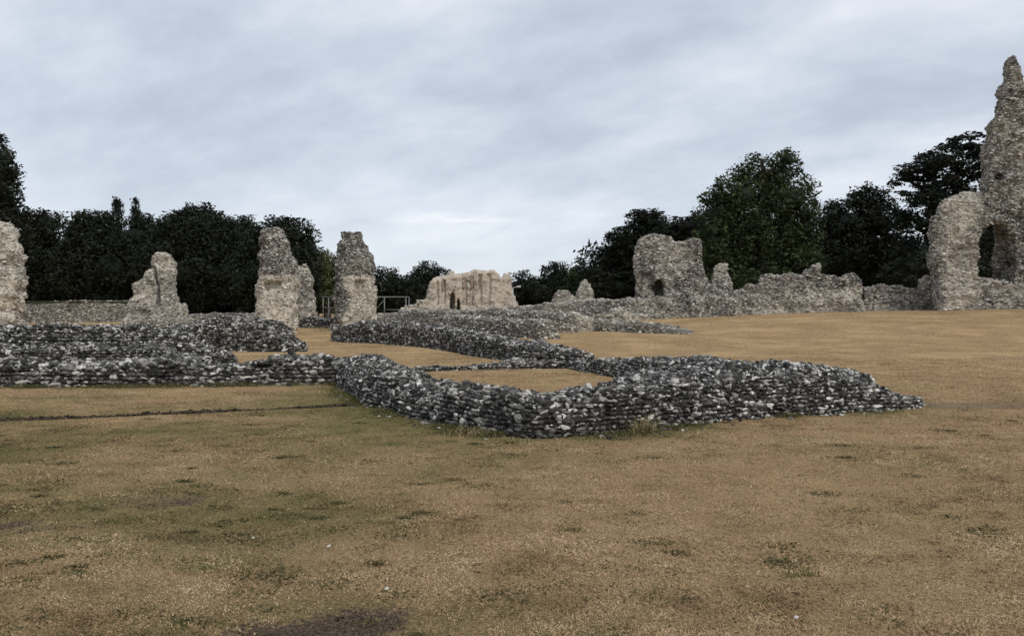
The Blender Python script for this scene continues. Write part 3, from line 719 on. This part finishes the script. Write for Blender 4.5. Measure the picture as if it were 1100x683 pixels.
# ------------------------------------------------------------------ ground, grass
def wall_near(x, y):
    d = np.full(np.shape(x), 1e9)
    for a, b in WALLPTS[:14]:
        dx, dy = b[0]-a[0], b[1]-a[1]
        t = np.clip(((x-a[0])*dx+(y-a[1])*dy)/(dx*dx+dy*dy), 0, 1)
        d = np.minimum(d, np.hypot(x-a[0]-t*dx, y-a[1]-t*dy) - (a[2]+(b[2]-a[2])*t))
    return d
def lush(x, y):
    g = .06 + .75*fbm(x*.55, y*.8, 0*x, 201, 5) + .25*fbm(x*2.3, y*3, 0*x, 205, 3) + .50*sstep(1.0, -2.5, x)*sstep(15, 11, y)*sstep(3.8, 6.0, y)
    g = g + .75*np.exp(-np.clip(wall_near(x, y), 0, 9)/.45) - .22*sstep(13, 22, y) - .12*sstep(1, 4, x)
    return np.clip(g, 0, 1)
def soil(x, y):
    s = 0
    for (a, b, rx, ry, k) in ((-.80, 4.05, .32, .28, 1), (-1.22, 4.0, .26, .16, .8), (-3.55, 5.75, .6, .2, .7), (-2.7, 6.5, .9, .35, .45), (1.5, 4.7, .18, .12, .35), (7.0, 12.35, 1.6, .35, .0)):
        s = s + k*np.exp(-((x-a)/rx)**2 - ((y-b)/ry)**2)
    return np.clip(s*(1+.9*fbm(x*5, y*5, 0*x, 211, 3)) - .0, 0, 1)

Mg, nt, b = newmat('dry_grass_ground')
co = objco(nt)
nf = noise(nt, co, 60, 6, .75); nm = noise(nt, co, 3.2, 6, .7); nl = noise(nt, co, .5, 4); nx = noise(nt, co, 11, 5, .7)
straw = ramp(nt, nf, [(.3, (.12, .077, .037)), (.5, (.34, .230, .125)), (.7, (.55, .40, .24))])
green = ramp(nt, nf, [(.25, (.045, .042, .016)), (.5, (.155, .135, .058)), (.75, (.28, .24, .12))])
c = mix(nt, math_(nt, 'ADD', attr(nt, 'lush'), math_(nt, 'MULTIPLY', math_(nt, 'SUBTRACT', nm, .5), 1.3), True), straw, green)
c = mix(nt, math_(nt, 'MULTIPLY', maprange(nt, nx, .54, .70), .6), c, (.085, .062, .034))
pal = maprange(nt, nl, .42, .66)
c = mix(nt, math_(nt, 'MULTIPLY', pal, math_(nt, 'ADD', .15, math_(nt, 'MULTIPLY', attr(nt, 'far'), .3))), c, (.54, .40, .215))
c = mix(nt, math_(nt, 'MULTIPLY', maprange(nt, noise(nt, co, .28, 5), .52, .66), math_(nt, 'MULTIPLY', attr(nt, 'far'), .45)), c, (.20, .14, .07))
c = mix(nt, maprange(nt, math_(nt, 'ADD', attr(nt, 'soil'), math_(nt, 'MULTIPLY', math_(nt, 'SUBTRACT', noise(nt, co, 22, 6, .75), .5), 2.2)), .3, .7), c, ramp(nt, nf, [(.35, (.026, .019, .014)), (.5, (.10, .076, .058)), (.68, (.28, .21, .155))]))
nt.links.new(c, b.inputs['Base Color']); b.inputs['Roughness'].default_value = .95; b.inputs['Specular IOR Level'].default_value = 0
bump(nt, b, nf, .9, .03)
M_GROUND = Mg

n = 620
t = np.linspace(-1, 1, n)
ax = 1600*np.sinh(6.6*t)/np.sinh(6.6)
GX, GY = np.meshgrid(ax, ax+9, indexing='ij')
V = np.stack([GX.ravel(), GY.ravel(), gz(GX, GY).ravel()], 1)
I = np.arange(n*n).reshape(n, n)
Q = np.stack([I[:-1, :-1].ravel(), I[1:, :-1].ravel(), I[1:, 1:].ravel(), I[:-1, 1:].ravel()], 1)
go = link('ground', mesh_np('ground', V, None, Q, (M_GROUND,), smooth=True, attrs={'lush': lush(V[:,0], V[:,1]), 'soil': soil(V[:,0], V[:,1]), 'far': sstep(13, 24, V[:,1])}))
tag(go, kind='structure')

# blades of parched turf
def blades(name, x, y, L, wid, lean, mat, attrs_fn=True):
    M = len(x)
    az = RNG.uniform(0, 2*np.pi, M); d = np.stack([np.cos(az), np.sin(az)], 1)
    z = gz(x, y)
    p0 = np.stack([x, y, z-.004], 1)
    el = lean
    out = np.stack([d[:,0]*np.cos(el), d[:,1]*np.cos(el), np.sin(el)], 1)*L[:,None]
    out2 = np.stack([d[:,0]*np.cos(el*.45), d[:,1]*np.cos(el*.45), np.sin(el*.45)], 1)*L[:,None]
    side = np.stack([-d[:,1], d[:,0], 0*x], 1)*(wid/2)[:,None]
    side = side + np.stack([0*x, 0*x, RNG.normal(0, .3, M)*wid], 1)
    m = p0 + out*.5
    e = m + out2*.5
    V = np.stack([p0-side, p0+side, m+side*.8, m-side*.8, e], 1).reshape(-1, 3)
    k = np.arange(M)*5
    Q = np.stack([k, k+1, k+2, k+3], 1); T = np.stack([k+3, k+2, k+4], 1)
    return V, T, Q

def grass_mat(name):
    m, nt, b = newmat(name); t = attr(nt, 'tint')
    dry = ramp(nt, t, [(0, (.095, .060, .030)), (.3, (.285, .188, .103)), (.65, (.475, .335, .198)), (1, (.62, .475, .31))])
    gre = ramp(nt, t, [(0, (.026, .030, .010)), (.5, (.100, .100, .036)), (1, (.23, .205, .085))])
    nt.links.new(mix(nt, attr(nt, 'lush'), dry, gre), b.inputs['Base Color']); b.inputs['Specular IOR Level'].default_value = .15
    return m
M_GRASS = grass_mat('parched_turf')
Yb = np.exp(RNG.uniform(np.log(2.6), np.log(24), 2000000))
Yb = Yb[RNG.random(len(Yb)) < np.clip((Yb/9)**.15, 0, 1)*.85]
Xb = RNG.uniform(-.82, .82, len(Yb))*Yb
Yf = RNG.uniform(17**.5, 62**.5, 420000)**2; Xf = RNG.uniform(-.7, .72, len(Yf))*Yf
Xb, Yb = np.concatenate([Xb, Xf]), np.concatenate([Yb, Yf])
cl = fbm(Xb*3.0, Yb*3.0, 0*Xb, 301, 3) + .6*fbm(Xb*14, Yb*14, 0*Xb, 305, 2)
keep = (RNG.random(len(Xb)) < np.clip(.72 + .55*cl, .2, 1)) & (RNG.random(len(Xb)) > np.clip(soil(Xb, Yb)*1.1 + .7*(soil(Xb, Yb) > .15)*fbm(Xb*17, Yb*17, 0*Xb, 217, 3), 0, .97)) & (wall_near(Xb, Yb) > .0)
Xb, Yb, cl = Xb[keep], Yb[keep], cl[keep]
M_ = len(Xb)
lu = lush(Xb, Yb) + .35*fbm(Xb*2.2, Yb*2.2, 0*Xb, 321, 3)
isg = (RNG.random(M_) < np.clip(lu*1.25, 0, .95)).astype(float)
L = RNG.uniform(.008, .024, M_)*(1+.8*np.clip(cl, 0, 1)) * (1+ .03*Yb)
wd = RNG.uniform(.0018, .0036, M_)*(1 + Yb*.09)
lean = RNG.uniform(.1, .95, M_)
gt = np.clip(RNG.random(M_)*.5 + .55*fbm(Xb*3.2, Yb*4.2, 0*Xb, 331, 4) + .30*fbm(Xb*.9, Yb*1.4, 0*Xb, 337, 2) + .22 + .16*sstep(13, 20, Yb), 0, 1)
# longer green grass along the foot of the walls
sx, sy = [], []
for a_, b_ in WALLPTS[:14]:
    k_ = int(math.hypot(b_[0]-a_[0], b_[1]-a_[1])*2600)
    t_ = RNG.random(k_); hw_ = a_[2]+(b_[2]-a_[2])*t_; ln = math.hypot(b_[0]-a_[0], b_[1]-a_[1])
    off = (hw_ + np.abs(RNG.normal(0, .16, k_)) + .02)*RNG.choice([-1, 1], k_)
    sx.append(a_[0]+(b_[0]-a_[0])*t_ + off*(b_[1]-a_[1])/ln); sy.append(a_[1]+(b_[1]-a_[1])*t_ - off*(b_[0]-a_[0])/ln)
ex, ey = np.concatenate(sx), np.concatenate(sy)
patch = fbm(ex*1.3, ey*1.3, 0*ex, 351, 3)
k_ = RNG.random(len(ex)) < np.clip(.45+1.6*patch, 0, 1); ex, ey, patch = ex[k_], ey[k_], patch[k_]
eL = RNG.uniform(.03, .10, len(ex))*(1+np.clip(patch, 0, 1)); ew = RNG.uniform(.003, .006, len(ex)); el_ = RNG.uniform(.6, 1.4, len(ex))
et = RNG.uniform(.05, .75, len(ex)); eg = (RNG.random(len(ex)) < .92)*1.0
# rosettes of low weeds
wx, wy, wr = [], [], []
for _ in range(320):
    y_ = math.exp(random.uniform(math.log(3.8), math.log(12))); x_ = random.uniform(-.66, .66)*y_
    if random.random() > .35 + .9*float(lush(np.array([x_]), np.array([y_]))[0]): continue
    k_ = random.randint(40, 170); r_ = random.uniform(.02, .10)
    wx.append(x_ + RNG.normal(0, r_*1.4, k_)); wy.append(y_ + RNG.normal(0, r_*.8, k_))
wx, wy = np.concatenate(wx), np.concatenate(wy); kw = len(wx)
Xa, Ya = np.concatenate([Xb, ex, wx]), np.concatenate([Yb, ey, wy])
L = np.concatenate([L, eL, RNG.uniform(.018, .05, kw)]); wd = np.concatenate([wd, ew, RNG.uniform(.004, .009, kw)])
lean = np.concatenate([lean, el_, RNG.uniform(.1, .9, kw)])
gt = np.concatenate([gt, et, RNG.uniform(0, .38, kw)]); lg = np.concatenate([isg*.85+.08, eg, np.full(kw, .9)])
V, T, Q = blades('dry_grass', Xa, Ya, L, wd, lean, None)
o = link('dry_grass', mesh_np('dry_grass', V, T, Q, (M_GRASS,), attrs={'tint': np.repeat(gt, 5), 'lush': np.repeat(lg, 5)}))
tag(o, 'short parched lawn grass, straw coloured with greener patches', 'grass', kind='stuff')

# gravel path at right
pts = [(5.9, 12.55), (7.2, 12.45), (9.0, 12.5), (12, 12.8), (18, 13.6)]
xs = np.linspace(5.9, 18, 100); yc = np.interp(xs, [p[0] for p in pts], [p[1] for p in pts])
rows = []
for j, dv in enumerate(np.linspace(-.28, .34, 7)):
    yy = yc + dv*.95 + .2*fbm(xs*2.5, xs*0+j*.1, 0*xs, 400+(0 if j < 3 else 9), 4)
    rows.append(np.stack([xs, yy, gz(xs, yy)+.003], 1))
V = np.concatenate(rows); I = np.arange(700).reshape(7, 100)
Q = np.stack([I[:-1, :-1].ravel(), I[:-1, 1:].ravel(), I[1:, 1:].ravel(), I[1:, :-1].ravel()], 1)
m, nt, b = newmat('gravel'); b.inputs['Specular IOR Level'].default_value = 0; nn = noise(nt, objco(nt), 40, 5, .8)
nt.links.new(ramp(nt, nn, [(.3, (.10, .074, .046)), (.5, (.23, .175, .11)), (.7, (.42, .33, .23))]), b.inputs['Base Color']); bump(nt, b, nn, 1, .03)
tag(link('path', mesh_np('path', V, None, Q, (m,))), kind='structure')

# tufts, pebbles
def tuft(px, py, n, hgt, label, lushv, spread=.12):
    x, y = G(px, py); print('TUFT', px, py, round(x, 2), round(y, 2))
    xx = x + RNG.normal(0, spread, n); yy = y + RNG.normal(0, spread*.5, n)
    V, T, Q = blades('t', xx, yy, RNG.uniform(.5, 1.1, n)*hgt, RNG.uniform(.004, .009, n), RNG.uniform(.9, 1.5, n), None)
    loc = np.array([x, y, float(gz(x, y))])
    o = link('grass_tuft', mesh_np('grass_tuft', V-loc, T, Q, (M_GRASS,), attrs={'tint': np.repeat(RNG.uniform(.4, 1, n), 5), 'lush': np.full(n*5, lushv)}), loc)
    tag(o, label, 'grass tuft')
tuft(690, 464, 150, .30, 'pale upright grass tuft growing at the right foot of the V-shaped wall', .7)
tuft(508, 468, 70, .17, 'grass tuft against the left arm of the V-shaped wall', .55, .15)
tuft(548, 475, 70, .10, 'short green tuft at the corner of the V-shaped wall', .8, .15)
tuft(347, 356, 120, .45, 'yellowish grass clump at the foot of the grey pier', .6, .35)
tuft(614, 570, 60, .05, 'small dark green weed patch low on the right lawn', 1.0, .05)
tuft(860, 618, 90, .05, 'dark green weed clump on the near right lawn', 1.0, .06)
tuft(215, 612, 90, .05, 'dark green weed clump on the near left lawn', 1.0, .07)

M_PEB = stone_mat('pebble', (.55, .52, .47), .25, 30); M_RED = stone_mat('red_leaf', (.22, .06, .03), .3, 30)
def pebble(px, py, r, label, mat=M_PEB, cat='stone', name='pebble', sq=.7):
    x, y = G(px, py)
    v = SH1[RNG.integers(14)]*np.array([r*1.2, r, r*sq])
    o = link(name, mesh_np(name, v, F1, None, (mat,), smooth=True), (x, y, float(gz(x, y))+r*sq*.6)); o.rotation_euler.z = RNG.uniform(0, 6)
    tag(o, label, cat)
pebble(415, 633, .016, 'small white pebble on the near lawn, just above the bare soil')
pebble(353, 587, .016, 'pale tan pebble on the lawn left of centre')
pebble(272, 578, .014, 'smallest pale pebble of the left lawn, farthest from the viewer')
pebble(856, 664, .016, 'pale grey pebble at the lower right of the lawn')
pebble(803, 630, .011, 'tiny white pebble near the dark weed clump on the right')
pebble(558, 516, .022, 'curled reddish fallen leaf on the lawn before the wall corner', M_RED, 'leaf', 'fallen_leaf', .35)
pebble(733, 463, .03, 'pale flint lying loose at the foot of the wall', cat='stone')

# ------------------------------------------------------------------ sky and light
SUN_EL, SUN_AZ = math.radians(48), math.radians(140)      # azimuth clockwise from +Y (view direction)
w = bpy.data.worlds.new('World'); SC.world = w; w.use_nodes = True
nt = w.node_tree; bg = nt.nodes['Background']
sky = N(nt, 'ShaderNodeTexSky', sky_type='NISHITA'); sky.sun_disc = False
sky.sun_elevation = SUN_EL; sky.sun_rotation = SUN_AZ; sky.air_density = 1; sky.dust_density = 1
tc = N(nt, 'ShaderNodeTexCoord').outputs['Generated']
sp = N(nt, 'ShaderNodeSeparateXYZ'); nt.links.new(tc, sp.inputs[0])
den = math_(nt, 'ADD', math_(nt, 'MAXIMUM', sp.outputs[2], 0.0), .34)
cmb = N(nt, 'ShaderNodeCombineXYZ'); rot_ = N(nt, 'ShaderNodeVectorRotate', rotation_type='Z_AXIS'); rot_.inputs['Angle'].default_value = .5; scl_ = N(nt, 'ShaderNodeVectorMath', operation='MULTIPLY'); scl_.inputs[1].default_value = (.8, 1.25, 1)
nt.links.new(math_(nt, 'DIVIDE', sp.outputs[0], den), cmb.inputs[0]); nt.links.new(math_(nt, 'MULTIPLY', math_(nt, 'DIVIDE', sp.outputs[1], den), 1.0), cmb.inputs[1])
nt.links.new(cmb.outputs[0], rot_.inputs['Vector']); nt.links.new(rot_.outputs[0], scl_.inputs[0]); v = scl_.outputs[0]
a1 = noise(nt, v, 2.6, 9, .57); a2 = noise(nt, v, 1.0, 3, .5)
s_ = math_(nt, 'ADD', math_(nt, 'MULTIPLY', a1, .6), math_(nt, 'MULTIPLY', a2, .4))
cloud = ramp(nt, s_, [(.36, (4.0, 4.45, 5.25)), (.45, (4.9, 5.35, 6.1)), (.54, (5.95, 6.35, 7.0)), (.64, (7.5, 7.7, 8.05))])
hz = maprange(nt, sp.outputs[2], .0, .22)
cloud = mix(nt, hz, mix(nt, .6, cloud, (6.2, 6.65, 7.4)), cloud)
az = math_(nt, 'DIVIDE', sp.outputs[0], math_(nt, 'MAXIMUM', sp.outputs[1], .05))
el = math_(nt, 'DIVIDE', sp.outputs[2], math_(nt, 'MAXIMUM', sp.outputs[1], .05))
wsp = N(nt, 'ShaderNodeCombineXYZ'); nt.links.new(math_(nt, 'MULTIPLY', az, 9), wsp.inputs[0]); nt.links.new(math_(nt, 'MULTIPLY', el, 60), wsp.inputs[1])
wn = noise(nt, wsp.outputs[0], 1.0, 5, .6)
e0 = math_(nt, 'ABSOLUTE', math_(nt, 'SUBTRACT', el, math_(nt, 'SUBTRACT', .098, math_(nt, 'MULTIPLY', az, .06))))
a0 = math_(nt, 'ABSOLUTE', math_(nt, 'ADD', az, .085))
wisp = math_(nt, 'MULTIPLY', math_(nt, 'MULTIPLY', maprange(nt, e0, .012, 0), maprange(nt, a0, .12, .04)), maprange(nt, wn, .35, .62))
cloud = mix(nt, math_(nt, 'MULTIPLY', wisp, .75), cloud, (8.6, 8.7, 8.8))
cloud = mix(nt, .12, cloud, sky.outputs[0])
nt.links.new(cloud, bg.inputs['Color']); bg.inputs['Strength'].default_value = .1

sl = bpy.data.lights.new('sun', 'SUN'); sl.energy = 1.5; sl.angle = math.radians(12); sl.color = (1, .95, .87)
so = bpy.data.objects.new('sun', sl); COL.objects.link(so); so.location = (20, -20, 40)
from mathutils import Vector
dv = Vector((math.sin(SUN_AZ)*math.cos(SUN_EL), math.cos(SUN_AZ)*math.cos(SUN_EL), math.sin(SUN_EL)))
so.rotation_euler = dv.to_track_quat('Z', 'Y').to_euler()

cam = bpy.data.cameras.new('camera'); cam.sensor_width = 36; cam.lens = 36*FPX/1100; cam.clip_end = 5000; cam.clip_start = .05
cob = bpy.data.objects.new('camera', cam); COL.objects.link(cob); cob.location = (0, 0, EYE); cob.rotation_euler = (math.pi/2 - PITCH, 0, 0)
SC.camera = cob
vs = SC.view_settings; vs.view_transform = 'Standard'; vs.look = 'None'; vs.exposure = .33; vs.gamma = 1
SC.cycles.max_bounces = 5; SC.cycles.diffuse_bounces = 3
